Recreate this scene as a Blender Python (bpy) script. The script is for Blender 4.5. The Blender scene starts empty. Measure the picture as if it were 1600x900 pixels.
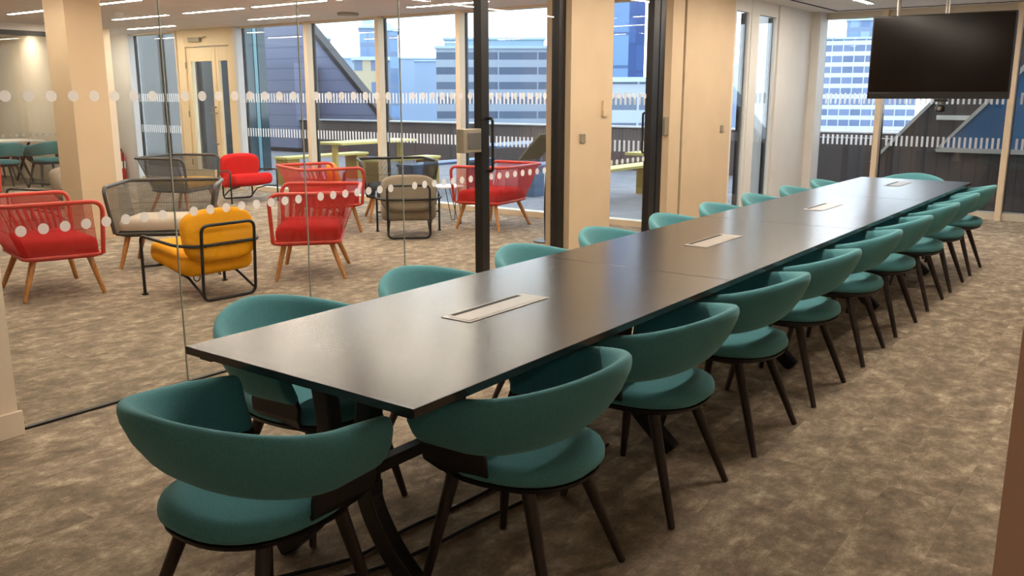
import bpy, math, random
from mathutils import Vector, Matrix
random.seed(7)
PI = math.pi
COL = bpy.context.scene.collection

# ------------------------------------------------------------------ materials
def lin(c):
    return tuple((x/255/12.92 if x/255 <= .04045 else ((x/255+.055)/1.055)**2.4) for x in c) + (1,)

def mat(name, rgb, rough=.6, metal=0., spec=.5, coat=0.):
    m = bpy.data.materials.new(name); m.use_nodes = True
    b = m.node_tree.nodes['Principled BSDF']
    b.inputs['Base Color'].default_value = lin(rgb)
    b.inputs['Roughness'].default_value = rough
    b.inputs['Metallic'].default_value = metal
    b.inputs['Specular IOR Level'].default_value = spec
    b.inputs['Coat Weight'].default_value = coat
    return m

def N(m, t, **kw):
    n = m.node_tree.nodes.new(t)
    for k, v in kw.items(): setattr(n, k, v)
    return n
def L(m, a, b): m.node_tree.links.new(a, b)
def bsdf(m): return m.node_tree.nodes['Principled BSDF']

def noisy(name, c1, c2, scale=20, rough=.7, bump=0., detail=4, stretch=(1,1,1), spec=.5, bscale=None, lo=.35, hi=.65):
    m = mat(name, c1, rough, spec=spec)
    tc = N(m, 'ShaderNodeTexCoord'); mp = N(m, 'ShaderNodeMapping'); mp.inputs['Scale'].default_value = stretch
    L(m, tc.outputs['Object'], mp.inputs['Vector'])
    nz = N(m, 'ShaderNodeTexNoise'); nz.inputs['Scale'].default_value = scale; nz.inputs['Detail'].default_value = detail
    L(m, mp.outputs[0], nz.inputs['Vector'])
    cr = N(m, 'ShaderNodeValToRGB')
    cr.color_ramp.elements[0].position = lo; cr.color_ramp.elements[1].position = hi
    cr.color_ramp.elements[0].color = lin(c1); cr.color_ramp.elements[1].color = lin(c2)
    L(m, nz.outputs[0], cr.inputs[0]); L(m, cr.outputs[0], bsdf(m).inputs['Base Color'])
    if bump:
        n2 = N(m, 'ShaderNodeTexNoise'); n2.inputs['Scale'].default_value = bscale or scale*4; n2.inputs['Detail'].default_value = 2
        L(m, mp.outputs[0], n2.inputs['Vector'])
        bp = N(m, 'ShaderNodeBump'); bp.inputs['Strength'].default_value = bump; bp.inputs['Distance'].default_value = .002
        L(m, n2.outputs[0], bp.inputs['Height']); L(m, bp.outputs[0], bsdf(m).inputs['Normal'])
    return m

def glass(name, tint=(1,1,1), refl=1.0, ior=1.5):
    m = bpy.data.materials.new(name); m.use_nodes = True
    nt = m.node_tree; nt.nodes.remove(bsdf(m)); out = nt.nodes['Material Output']
    tr = N(m, 'ShaderNodeBsdfTransparent'); tr.inputs[0].default_value = tint + (1,)
    gl = N(m, 'ShaderNodeBsdfGlossy'); gl.inputs['Roughness'].default_value = .01; gl.inputs[0].default_value = (refl, refl, refl, 1)
    # Schlick reflectance, the same from both faces of the pane
    ge = N(m, 'ShaderNodeNewGeometry'); dt = N(m, 'ShaderNodeVectorMath', operation='DOT_PRODUCT')
    L(m, ge.outputs['Incoming'], dt.inputs[0]); L(m, ge.outputs['Normal'], dt.inputs[1])
    def M(op, a, b):
        n = N(m, 'ShaderNodeMath', operation=op)
        for i, v in enumerate((a, b)):
            if isinstance(v, (int, float)): n.inputs[i].default_value = v
            else: L(m, v, n.inputs[i])
        return n.outputs[0]
    r0 = ((ior-1)/(ior+1))**2
    ab = M('ABSOLUTE', dt.outputs['Value'], 0); pw = M('POWER', M('SUBTRACT', 1.0, ab), 5.0)
    frv = M('ADD', M('MULTIPLY', pw, 1-r0), r0)
    mx = N(m, 'ShaderNodeMixShader')
    L(m, frv, mx.inputs[0]); L(m, tr.outputs[0], mx.inputs[1]); L(m, gl.outputs[0], mx.inputs[2])
    L(m, mx.outputs[0], out.inputs[0])
    return m

def frosted(name, clear):
    m = bpy.data.materials.new(name); m.use_nodes = True
    nt = m.node_tree; nt.nodes.remove(bsdf(m))
    df = N(m, 'ShaderNodeBsdfDiffuse'); df.inputs[0].default_value = (.92,.92,.92,1)
    tl = N(m, 'ShaderNodeBsdfTranslucent'); tl.inputs[0].default_value = (.92,.92,.92,1)
    tr = N(m, 'ShaderNodeBsdfTransparent')
    a = N(m, 'ShaderNodeMixShader'); a.inputs[0].default_value = .5; L(m, df.outputs[0], a.inputs[1]); L(m, tl.outputs[0], a.inputs[2])
    b = N(m, 'ShaderNodeMixShader'); b.inputs[0].default_value = clear; L(m, a.outputs[0], b.inputs[1]); L(m, tr.outputs[0], b.inputs[2])
    L(m, b.outputs[0], nt.nodes['Material Output'].inputs[0])
    return m

def emit(name, rgb, s):
    m = bpy.data.materials.new(name); m.use_nodes = True
    nt = m.node_tree; nt.nodes.remove(bsdf(m))
    e = N(m, 'ShaderNodeEmission'); e.inputs[0].default_value = rgb + (1,); e.inputs[1].default_value = s
    L(m, e.outputs[0], nt.nodes['Material Output'].inputs[0])
    return m

def carpet():
    m = mat('carpet', (128,112,90), .95, spec=.15)
    tc = N(m, 'ShaderNodeTexCoord')
    # plank tiles 1 m x .25 m with shifted pattern per tile
    br = N(m, 'ShaderNodeTexBrick'); br.offset = .5; br.inputs['Scale'].default_value = 1
    br.inputs['Brick Width'].default_value = 1.0; br.inputs['Row Height'].default_value = .25
    br.inputs['Mortar Size'].default_value = .0; br.inputs['Bias'].default_value = 0
    br.inputs['Color1'].default_value = (0,0,0,1); br.inputs['Color2'].default_value = (1,1,1,1)
    L(m, tc.outputs['Object'], br.inputs['Vector'])
    add = N(m, 'ShaderNodeVectorMath', operation='MULTIPLY_ADD')
    L(m, br.outputs['Color'], add.inputs[0]); add.inputs[1].default_value = (3.1, 5.7, 1.3); L(m, tc.outputs['Object'], add.inputs[2])
    mp = N(m, 'ShaderNodeMapping'); mp.inputs['Scale'].default_value = (1.15, 1.5, 1); L(m, add.outputs[0], mp.inputs[0])
    n1 = N(m, 'ShaderNodeTexNoise'); n1.inputs['Scale'].default_value = 6.0; n1.inputs['Detail'].default_value = 12
    n1.inputs['Roughness'].default_value = .76; n1.inputs['Distortion'].default_value = .15
    L(m, mp.outputs[0], n1.inputs['Vector'])
    cr = N(m, 'ShaderNodeValToRGB'); e = cr.color_ramp.elements
    e[0].position = .30; e[0].color = lin((104,92,80)); e[1].position = .74; e[1].color = lin((220,204,178))
    x = e.new(.47); x.color = lin((136,122,106)); x = e.new(.56); x.color = lin((160,145,125))
    L(m, n1.outputs[0], cr.inputs[0])
    n2 = N(m, 'ShaderNodeTexNoise'); n2.inputs['Scale'].default_value = 160; n2.inputs['Detail'].default_value = 2
    L(m, tc.outputs['Object'], n2.inputs['Vector'])
    mx = N(m, 'ShaderNodeMixRGB', blend_type='OVERLAY'); mx.inputs[0].default_value = .35
    L(m, cr.outputs[0], mx.inputs[1]); L(m, n2.outputs[0], mx.inputs[2]); L(m, mx.outputs[0], bsdf(m).inputs['Base Color'])
    bp = N(m, 'ShaderNodeBump'); bp.inputs['Strength'].default_value = .5; bp.inputs['Distance'].default_value = .004
    L(m, n2.outputs[0], bp.inputs['Height']); L(m, bp.outputs[0], bsdf(m).inputs['Normal'])
    return m

def facade(name, wall, glz, fh=3.5, frac=.45, bay=1.5, mull=.12, glz2=None, axis='Y'):
    """storeys of wall bands and glass bands, procedural in object space"""
    m = mat(name, wall, .7)
    tc = N(m, 'ShaderNodeTexCoord'); sp = N(m, 'ShaderNodeSeparateXYZ'); L(m, tc.outputs['Object'], sp.inputs[0])
    def M(op, a, b=None):
        n = N(m, 'ShaderNodeMath', operation=op)
        for i, v in enumerate((a, b)):
            if v is None: continue
            if isinstance(v, (int, float)): n.inputs[i].default_value = v
            else: L(m, v, n.inputs[i])
        return n.outputs[0]
    z = M('DIVIDE', sp.outputs['Z'], fh); row = M('LESS_THAN', M('FRACT', z), frac)
    yy = M('DIVIDE', M('ADD', sp.outputs['X'], sp.outputs['Y']), bay)
    col_ = M('GREATER_THAN', M('FRACT', yy), mull)
    mask = M('MULTIPLY', row, col_)
    cb = N(m, 'ShaderNodeCombineXYZ'); L(m, M('FLOOR', yy), cb.inputs[0]); L(m, M('FLOOR', z), cb.inputs[1])
    wn = N(m, 'ShaderNodeTexWhiteNoise'); L(m, cb.outputs[0], wn.inputs['Vector'])
    g = N(m, 'ShaderNodeMixRGB'); L(m, wn.outputs['Value'], g.inputs[0])
    g.inputs[1].default_value = lin(glz); g.inputs[2].default_value = lin(glz2 or tuple(min(255, int(c*1.2)) for c in glz))
    mx = N(m, 'ShaderNodeMixRGB'); L(m, mask, mx.inputs[0]); mx.inputs[1].default_value = lin(wall); L(m, g.outputs[0], mx.inputs[2])
    L(m, mx.outputs[0], bsdf(m).inputs['Base Color'])
    return m

def ribbed(name, c1, c2, period, axis='Z', frac=.12, rough=.5, metal=0.):
    m = mat(name, c1, rough, metal)
    tc = N(m, 'ShaderNodeTexCoord'); sp = N(m, 'ShaderNodeSeparateXYZ'); L(m, tc.outputs['Object'], sp.inputs[0])
    d = N(m, 'ShaderNodeMath', operation='DIVIDE'); L(m, sp.outputs[axis], d.inputs[0]); d.inputs[1].default_value = period
    f = N(m, 'ShaderNodeMath', operation='FRACT'); L(m, d.outputs[0], f.inputs[0])
    l = N(m, 'ShaderNodeMath', operation='LESS_THAN'); L(m, f.outputs[0], l.inputs[0]); l.inputs[1].default_value = frac
    mx = N(m, 'ShaderNodeMixRGB'); L(m, l.outputs[0], mx.inputs[0]); mx.inputs[1].default_value = lin(c1); mx.inputs[2].default_value = lin(c2)
    L(m, mx.outputs[0], bsdf(m).inputs['Base Color'])
    return m

M_ = dict(
    carpet=carpet(),
    wall=noisy('painted_plaster', (228,212,190), (232,217,196), 3, .75),
    wallwhite=noisy('white_plaster', (214,212,208), (218,216,212), 3, .7),
    wallcol=noisy('cream_column_paint', (202,178,146), (207,183,151), 3, .7),
    wallshaded=noisy('shaded_wall_paint', (200,166,146), (204,170,150), 3, .8),  # doorway wall's shade is put into this brown tone
    ceil=noisy('ceiling_panels', (222,218,214), (228,224,220), 2, .7),
    black=mat('black_powder_coat', (20,18,18), .42),
    blackslot=mat('dark_gap', (16,15,15), .8),
    cream=mat('cream_window_frame', (222,205,178), .5),
    pale2=mat('bone_window_frame', (200,192,178), .5),
    pale=mat('pale_window_frame', (205,208,210), .45),
    creamdoor=mat('cream_painted_door', (228,208,170), .5),
    steel=mat('brushed_steel', (150,145,138), .38, .9),
    satin=mat('satin_plate', (150,140,122), .45, .3),
    teal=noisy('teal_wool', (78,138,148), (90,150,158), 220, .9, .5, 3, spec=.2, bscale=500),
    darkwood=noisy('dark_stained_ash', (36,26,23), (50,37,32), 12, .5, detail=5, stretch=(6,6,1)),
    shell=mat('black_seat_shell', (24,20,20), .5),
    oak=noisy('oak', (172,116,62), (196,140,82), 10, .5, detail=5, stretch=(8,8,1)),
    redtube=mat('red_lacquer_tube', (196,62,46), .4),
    redcord=mat('red_cord', (190,48,42), .7),
    redfab=noisy('red_wool', (196,22,26), (212,32,34), 160, .9, .3, spec=.2),
    greytube=mat('charcoal_tube', (62,58,54), .45),
    greycord=mat('charcoal_cord', (74,70,64), .7),
    greyfab=noisy('pale_grey_wool', (176,164,148), (190,178,162), 160, .9, .3, spec=.2),
    taupefab=noisy('taupe_wool', (132,120,104), (144,132,116), 160, .9, .3, spec=.2),
    yellowfab=noisy('mustard_wool', (226,152,18), (238,166,30), 160, .9, .3, spec=.2),
    orangefab=noisy('orange_wool', (232,130,24), (242,142,34), 160, .9, .3, spec=.2),
    olivefab=noisy('olive_wool', (150,114,46), (162,124,54), 160, .9, .3, spec=.2),
    blackfab=noisy('charcoal_wool', (42,40,42), (54,52,54), 160, .9, .3, spec=.2),
    white=mat('white_laminate', (232,230,226), .4),
    screen=mat('tv_screen', (16,9,7), .16, spec=.25),
    bezel=mat('tv_bezel', (14,11,10), .3),
    win=glass('window_glass', (.90,.95,.98), 1.0, 1.42),
    part=glass('partition_glass', (.965,.975,.965), 1.0, 1.36),
    seam=mat('glass_edge_seal', (148,150,138), .4),
    dot=frosted('frosted_dot', .42),
    dash=frosted('frosted_dash', .25),
    deck=noisy('terrace_paving', (112,108,110), (128,124,126), 2.5, .8, detail=6),
    parapet=ribbed('parapet_cladding', (90,76,70), (72,60,55), 1.2, 'Y', .04),
    coping=mat('parapet_coping', (190,186,182), .5),
    darkmetal=mat('dark_cladding', (54,46,45), .5),
    slate=ribbed('slate_blue_cladding', (128,130,152), (106,108,130), .32, 'Z', .10),
    mauve=ribbed('ribbed_grey_cladding', (78,70,72), (64,58,62), .16, 'Y', .12),
    blueglass=mat('blue_spandrel_glass', (76,116,160), .2, spec=.5),
    tealglass=mat('teal_dark_glass', (42,66,76), .10, spec=.7),
    cyanglass=mat('pale_cyan_glass', (100,140,148), .2, spec=.6),
    wingdark=noisy('dark_wing_glazing', (52,58,60), (74,78,80), .8, .15, detail=3, spec=.7),
    yellowpaint=mat('yellow_bench_paint', (206,186,104), .55),
    ochre=mat('ochre_panel', (164,130,56), .6),
    bluepaint=mat('blue_bench_paint', (78,98,126), .55),
    extred=mat('extinguisher_red', (206,24,30), .35),
    boardgrey=mat('grey_board', (104,106,98), .5),
    rubber=mat('black_rubber', (20,20,20), .7),
    led=emit('led_diffuser', (1.0,.87,.72), 92.0),
    ledcool=emit('led_diffuser_lounge', (1.0,.87,.72), 72.0),
)

_b = bsdf(M_['teal']); _b.inputs['Sheen Weight'].default_value = .35; _b.inputs['Sheen Roughness'].default_value = .4; _b.inputs['Sheen Tint'].default_value = (.6,.9,.88,1)
# wood top of the long table: satin dark laminate
m = mat('dark_laminate', (34,31,30), .23, spec=.62)
M_['laminate'] = m

# ------------------------------------------------------------------ mesh helpers
class MB:
    def __init__(s): s.v = []; s.f = []
    def add(s, vs, fs):
        o = len(s.v); s.v += [tuple(v) for v in vs]; s.f += [tuple(i+o for i in f) for f in fs]; return s
    def box(s, x0, y0, z0, x1, y1, z1):
        x0, x1 = sorted((x0, x1)); y0, y1 = sorted((y0, y1)); z0, z1 = sorted((z0, z1))
        return s.add([(x0,y0,z0),(x1,y0,z0),(x1,y1,z0),(x0,y1,z0),(x0,y0,z1),(x1,y0,z1),(x1,y1,z1),(x0,y1,z1)],
                     [(0,3,2,1),(4,5,6,7),(0,1,5,4),(1,2,6,5),(2,3,7,6),(3,0,4,7)])
    def tube(s, pts, r, n=8, closed=False, cap=True):
        pts = [Vector(p) for p in pts]; k = len(pts)
        rs = r if isinstance(r, (list, tuple)) else [r]*k
        rings = []; ref = None
        for i, p in enumerate(pts):
            if closed: t = pts[(i+1) % k]-pts[i-1]
            else: t = pts[min(i+1, k-1)]-pts[max(i-1, 0)]
            t.normalize()
            if ref is None:
                ref = t.orthogonal().normalized()
            ref = (ref - t*ref.dot(t))
            if ref.length < 1e-6: ref = t.orthogonal()
            ref.normalize(); b = t.cross(ref)
            rings.append([p+(ref*math.cos(a)+b*math.sin(a))*rs[i] for a in [2*PI*j/n for j in range(n)]])
        vs = [v for ring in rings for v in ring]; fs = []
        for i in range(k if closed else k-1):
            for j in range(n):
                a, b_ = i*n+j, i*n+(j+1) % n; c, d = ((i+1) % k)*n+(j+1) % n, ((i+1) % k)*n+j
                fs.append((a, b_, c, d))
        if not closed and cap:
            fs.append(tuple(reversed(range(n)))); fs.append(tuple((k-1)*n+j for j in range(n)))
        return s.add(vs, fs)
    def loft(s, rings, cap=True, closed=False):
        n = len(rings[0]); k = len(rings); vs = [v for r in rings for v in r]; fs = []
        for i in range(k if closed else k-1):
            for j in range(n):
                fs.append((i*n+j, i*n+(j+1) % n, ((i+1) % k)*n+(j+1) % n, ((i+1) % k)*n+j))
        if cap and not closed:
            fs.append(tuple(reversed(range(n)))); fs.append(tuple((k-1)*n+j for j in range(n)))
        return s.add(vs, fs)
    def prism(s, poly, axis, a, b):
        """polygon of 2-tuples extruded along axis from a to b"""
        def P(u, v, w):
            return {'x': (w,u,v), 'y': (u,w,v), 'z': (u,v,w)}[axis]
        n = len(poly); vs = [P(u,v,a) for u, v in poly]+[P(u,v,b) for u, v in poly]
        return s.add(vs, [tuple(range(n)), tuple(reversed(range(n, 2*n)))]+[(i,(i+1) % n,(i+1) % n+n,i+n) for i in range(n)])
    def disc(s, c, r, n=20, axis='y', t=.0008):
        ring = [(math.cos(2*PI*i/n)*r, math.sin(2*PI*i/n)*r) for i in range(n)]
        cx, cy, cz = c
        if axis == 'y': return s.prism([(cx+a, cz+b) for a, b in ring], 'y', cy-t, cy)
        if axis == 'z': return s.prism([(cx+a, cy+b) for a, b in ring], 'z', cz-t, cz)
        return s.prism([(cy+a, cz+b) for a, b in ring], 'x', cx-t, cx)
    def build(s, name, m, parent=None, smooth=False, bevel=0, subsurf=0, loc=None, rotz=0):
        me = bpy.data.meshes.new(name); me.from_pydata(s.v, [], s.f); me.validate()
        import bmesh
        b = bmesh.new(); b.from_mesh(me); bmesh.ops.recalc_face_normals(b, faces=b.faces); b.to_mesh(me); b.free()
        me.materials.append(M_[m] if isinstance(m, str) else m)
        o = bpy.data.objects.new(name, me); COL.objects.link(o)
        if smooth:
            for p in me.polygons: p.use_smooth = True
        if bevel:
            md = o.modifiers.new('b', 'BEVEL'); md.width = bevel; md.segments = 2; md.limit_method = 'ANGLE'
        if subsurf:
            md = o.modifiers.new('s', 'SUBSURF'); md.levels = subsurf; md.render_levels = subsurf
        if smooth and not subsurf:
            try:
                me.set_sharp_from_angle(angle=math.radians(50))
            except Exception: pass
        if parent: o.parent = parent
        if loc: o.location = loc
        if rotz: o.rotation_euler.z = rotz
        return o

def box(*a): return MB().box(*a)

def rounded(pts, r, n=5, closed=False):
    """round the corners of a polyline"""
    pts = [Vector(p) for p in pts]; out = []; k = len(pts)
    for i, p in enumerate(pts):
        if not closed and i in (0, k-1): out.append(p); continue
        a, b = pts[i-1]-p, pts[(i+1) % k]-p
        ra = min(r, a.length*.48, b.length*.48)
        p0, p1 = p+a.normalized()*ra, p+b.normalized()*ra
        for j in range(n+1):
            t = j/n; out.append(p0*(1-t)**2+p*2*t*(1-t)+p1*t*t)
    return out

def thing(name, label, cat, loc=(0,0,0), rotz=0, group=None):
    o = bpy.data.objects.new(name, None); COL.objects.link(o)
    o.empty_display_size = .1; o.location = loc; o.rotation_euler = (0,0,rotz)
    o['label'] = label; o['category'] = cat
    if group: o['group'] = group
    return o
def tag(o, label, cat, group=None):
    o['label'] = label; o['category'] = cat
    if group: o['group'] = group
    return o
def struct(o): o['kind'] = 'structure'; return o
def sempty(name):
    o = bpy.data.objects.new(name, None); COL.objects.link(o); o['kind'] = 'structure'; return o
def copy_tree(o, parent=None):
    c = o.copy(); COL.objects.link(c)
    if parent: c.parent = parent
    for ch in list(o.children): copy_tree(ch, c)
    return c
def place(src, used, loc, rotz, label, group=None):
    o = src if not used else copy_tree(src)
    o.location = loc; o.rotation_euler = (0,0,rotz); o['label'] = label
    if group: o['group'] = group
    return o
def facing(fx, fy):            # rotation turning local +Y to (fx, fy)
    return math.atan2(fy, fx)-PI/2

def superell(a, b, p, n):
    out = []
    for i in range(n):
        t = 2*PI*i/n; c, s_ = math.cos(t), math.sin(t)
        out.append((a*math.copysign(abs(c)**(2/p), c), b*math.copysign(abs(s_)**(2/p), s_)))
    return out

# ------------------------------------------------------------------ shell of the rooms
YG = 4.10; X1 = 9.22; X2 = 12.38; HC = 2.57
RY = -2.4; RX = -2.2
fl = MB()
fl.add([(RX,RY,0),(X2,RY,0),(X2,YG,0),(X1,YG,0),(X1,20,0),(RX,20,0),
        (RX,RY,-.15),(X2,RY,-.15),(X2,YG,-.15),(X1,YG,-.15),(X1,20,-.15),(RX,20,-.15)],
       [(0,1,2,3,4,5),(6,7,8,9,10,11),(0,1,7,6),(1,2,8,7),(2,3,9,8),(3,4,10,9),(4,5,11,10),(5,0,6,11)])
struct(fl.build('floor', 'carpet'))
c = MB()
c.add([(RX,RY,HC),(X2,RY,HC),(X2,YG,HC),(X1,YG,HC),(X1,20,HC),(RX,20,HC),
        (RX,RY,HC+.3),(X2,RY,HC+.3),(X2,YG,HC+.3),(X1,YG,HC+.3),(X1,20,HC+.3),(RX,20,HC+.3)],
       [(0,1,2,3,4,5),(6,7,8,9,10,11),(0,1,7,6),(1,2,8,7),(2,3,9,8),(3,4,10,9),(4,5,11,10),(5,0,6,11)])
struct(c.build('ceiling', 'ceil'))
struct(box(RX-.2,RY,0,RX,20,HC).build('wall_back', 'wall'))
struct(box(RX,RY-.2,0,X2+.2,RY,HC).build('wall_right', 'wall'))
struct(box(RX,20,0,X1+.2,20.2,HC).build('wall_far', 'wall'))
# shadow gaps in the ceiling near the windows
struct(box(9.3,3.72,HC-.006,X2-.3,3.745,HC+.01).build('trim_1', 'blackslot'))
struct(box(X2-.30,RY+.05,HC-.006,X2-.275,3.745,HC+.01).build('trim_2', 'blackslot'))

# near left wall stub with skirting, pier, wall pieces in the partition line
w = sempty('wall_left')
box(RX,4.05,0,1.735,4.2,HC).build('plaster', 'wall', w)
box(RX,4.033,0,1.75,4.05,.115).build('skirting', 'wall', w, bevel=.003)

def wallpiece(name, x0, x1, y0, y1, m='wall', z0=0, z1=HC):
    return struct(box(x0,y0,z0,x1,y1,z1).build(name, m))
wallpiece('wall_pier', 6.25, 6.64, 4.02, 4.26, 'wallcol')
wallpiece('wall_pier_return', 6.64, 6.98, 4.055, 4.26, 'wallcol')
wallpiece('wall_junction', 8.06, 8.31, 4.03, 4.26, 'wallcol')
wallpiece('wall_junction_column', 8.36, 9.22, 4.03, 4.30, 'wallcol')
struct(box(8.31,4.05,0,8.36,4.2,HC).build('trim_3', 'blackslot'))
wallpiece('wall_reveal', 9.22, 9.615, 4.06, 4.14, 'wallcol')
wallpiece('wall_corner', 10.92, 12.40, 4.04, 4.34, 'wallwhite')
wallpiece('wall_corner_return', 12.10, 12.40, 3.93, 4.04, 'wallwhite')

# big column in the lounge
struct(box(4.82,9.15,0,5.21,9.56,HC).build('column', 'wallcol'))
struct(box(4.808,9.138,0,5.222,9.572,.10).build('baseboard_column', 'wallcol'))

# ------------------------------------------------------------------ glazing
wn = [0]
def dashes_y(x, y0, y1, zc, h, parent, pitch=.062, w=.027):
    mb = MB(); y = y0+.04
    while y < y1-.04:
        mb.box(x-.0035,y,zc-h/2,x-.0025,y+w,zc+h/2); y += pitch
    mb.build('frosted_dashes', 'dash', parent)
def window_x(x, y0, y1, z0=.07, z1=2.545, frame=.06, dash=True, mull_l=True):
    """pane in a plane x = const, cream inside frame"""
    wn[0] += 1
    w = sempty('window_%d' % wn[0])
    box(x,y0,z0,x+.024,y1,z1).build('pane', 'win', w)
    f = MB(); f.box(x-.05,y0-.03,0,x+.10,y1+.03,z0); f.box(x-.05,y0-.03,z1,x+.10,y1+.03,HC)
    f.build('frame', 'cream' if x < 10 else 'pale2', w)
    if dash:
        dashes_y(x, y0, y1, 1.47, .14, w); dashes_y(x, y0, y1, .93, .13, w)
    return w
def mullion_x(x, y, n, wid=.055, m='cream'):
    o = sempty('trim_mullion_%d' % n)
    box(x-.11,y-wid/2,0,x-.002,y+wid/2,HC).build('mullion_inside', m, o)
    box(x+.03,y-wid/2-.005,0,x+.06,y+wid/2+.005,HC).build('mullion_outside', 'black', o)
ms = [4.6, 6.1, 7.60, 9.05, 10.52]
k = 0
for y in ms:
    k += 1; mullion_x(X1, y, k, .07)
edges = [4.3]+ms
for a, b in zip(edges, edges[1:]): window_x(X1, a+.03, b-.03)
window_x(X1, 10.56, 12.14)
mullion_x(X1, 12.18, 8, .09, 'pale')
# facade door area y 12.24 .. 13.72
d = sempty('door_1')
fr = MB(); fr.box(9.12,12.23,0,9.30,12.36,HC); fr.box(9.12,13.54,0,9.30,13.75,HC); fr.box(9.12,12.36,2.30,9.30,13.54,HC)
fr.box(9.12,12.36,0,9.30,13.54,.04)
fr.build('door_frame', 'creamdoor', d, bevel=.004)
def leaf(y0, y1, st, nm):
    l = MB(); l.box(9.14,y0,.04,9.19,y0+st,2.28); l.box(9.14,y1-st,.04,9.19,y1,2.28)
    l.box(9.14,y0+st,.04,9.19,y1-st,.28); l.box(9.14,y0+st,2.06,9.19,y1-st,2.28)
    o = l.build(nm, 'creamdoor', d, bevel=.003)
    box(9.16,y0+st,.28,9.17,y1-st,2.06).build('pane', 'win', o)
    return o
big = leaf(12.75, 13.53, .10, 'door_leaf'); leaf(12.37, 12.74, .07, 'door_leaf')
MB().tube(rounded([(9.14,12.80,1.32),(9.08,12.80,1.32),(9.08,12.80,.72),(9.14,12.80,.72)],.03),.012).build('pull_handle', 'steel', big, smooth=True)
MB().tube(rounded([(9.14,12.78,1.22),(9.09,12.78,1.22),(9.09,12.92,1.22)],.015),.009).build('lever_handle', 'steel', big, smooth=True)
box(9.06,13.05,2.37,9.12,13.35,2.44).build('door_closer', 'satin', d, bevel=.005)
MB().tube([(9.08,13.05,2.42),(9.06,12.85,2.44)], .01, 6).build('closer_arm', 'satin', d)
for z in (2.0,1.2,.4):
    MB().tube([(9.12,13.54,z-.05),(9.12,13.54,z+.05)],.012,8).build('hinge', 'satin', d)
window_x(X1, 13.80, 15.20)
mullion_x(X1, 13.78, 9, .04); mullion_x(X1, 15.25, 10, .10, 'pale')
wallpiece('wall_facade_end', 9.12, 9.36, 15.30, 20, 'wallwhite')

# end window of the meeting room
for y in (3.17, 1.66, .16, -1.34): k += 1; mullion_x(X2, y, k+20, .07)
for a, b in ((3.20,3.93),(1.70,3.13),(.20,1.62),(-1.30,.12),(RY,-1.38)): window_x(X2, a, b, .09, 2.49)
wn_side = [(9.66,10.02),(10.32,10.86)]
# side window looking out between reveal and corner
for a, b in wn_side:
    wn[0] += 1; w = sempty('window_%d' % wn[0])
    box(a,4.085,.07,b,4.095,2.42).build('pane', 'win', w)
    f = MB(); f.box(a-.045,4.06,0,a,4.12,HC); f.box(b,4.06,0,b+.05,4.12,HC); f.box(a,4.06,0,b,4.12,.07); f.box(a,4.06,2.42,b,4.12,HC)
    f.build('frame', 'wallwhite', w)
    box(b-.004,4.10,.07,b,4.16,2.42).build('black_gasket', 'black', w)
struct(box(10.07,4.05,0,10.275,4.12,HC).build('trim_side_mullion', 'wallwhite'))

# glass partition between meeting room and lounge
def dots(x0, x1, parent, start=.10, pitch=.1):
    mb = MB(); x = x0+start
    while x < x1-.05:
        for z in (1.5,.91): mb.disc((x,YG-.0052,z), .025, 22, 'y', .0008)
        x += pitch
    mb.build('frosted_dots', 'dot', parent)
pan = [(1.755,2.63),(2.636,3.50),(3.506,4.33),(4.336,5.135)]
for i, (a, b) in enumerate(pan):
    g = sempty('wall_glass_%d' % (i+1))
    box(a,YG-.005,.012,b,YG+.005,HC).build('pane', 'part', g)
    if i < 3: box(b,YG-.004,.012,b+.006,YG+.004,HC).build('edge_seal', 'seam', g)
    dots(a, b, g, .105)
    box(a,YG-.012,0,b+.006,YG+.012,.012).build('floor_channel', 'black', g)
def handle(x, side, parent):
    y0 = YG+side*.02; y1 = YG+side*.085
    MB().tube(rounded([(x,y0,1.34),(x,y1,1.34),(x,y1,.96),(x,y0,.96)],.02,4),.011,8).build('pull_handle', 'black', parent, smooth=True)
# door 2 : black stile at 5.16, leaf to 6.13, black jamb
d = sempty('door_2')
box(5.135,YG-.035,0,5.225,YG+.035,HC).build('stile', 'black', d, bevel=.003)
box(5.225,YG-.005,.01,6.145,YG+.005,HC).build('pane', 'part', d)
dots(5.225, 6.11, d, .06)
box(6.145,YG-.03,0,6.245,YG+.04,HC).build('jamb', 'black', d, bevel=.003)
handle(5.20, -1, d)
lb = box(4.93,YG-.034,1.10,5.135,YG+.034,1.27).build('lock_box', 'satin', d, bevel=.006)
box(4.975,YG-.038,1.125,5.125,YG-.034,1.245).build('lock_cover', 'steel', lb, bevel=.002)
# door 3
d = sempty('door_3')
box(6.98,YG-.005,.01,7.74,YG+.005,HC).build('pane', 'part', d)
dots(6.98, 7.74, d, .08)
box(7.74,YG-.035,0,7.86,YG+.035,HC).build('stile', 'black', d, bevel=.003)
box(7.88,YG-.035,0,7.985,YG+.035,HC).build('jamb', 'black', d, bevel=.003)
handle(7.80, 1, d)
lb = box(7.985,YG-.06,1.12,8.13,YG-.035,1.30).build('lock_box', 'satin', d, bevel=.006)

# switches and thermostat
tag(box(6.40,4.006,1.115,6.47,4.02,1.19).build('light_switch', 'satin', bevel=.002), 'small metal light switch plate on the cream pier right of the first glass door', 'switch')
tag(box(9.35,4.046,1.11,9.42,4.06,1.185).build('light_switch', 'satin', bevel=.002), 'small metal light switch plate on the cream wall beside the narrow side windows', 'switch')
t = thing('thermostat', 'small cream wall thermostat on the pier left of the second glass door', 'thermostat', (6.84,4.055,1.36))
box(-.035,-.018,-.035,.035,0,.02).build('housing', 'wallcol', t, bevel=.003)
box(-.030,-.012,.02,-.018,0,.10).build('probe', 'wallcol', t, bevel=.002)

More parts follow.
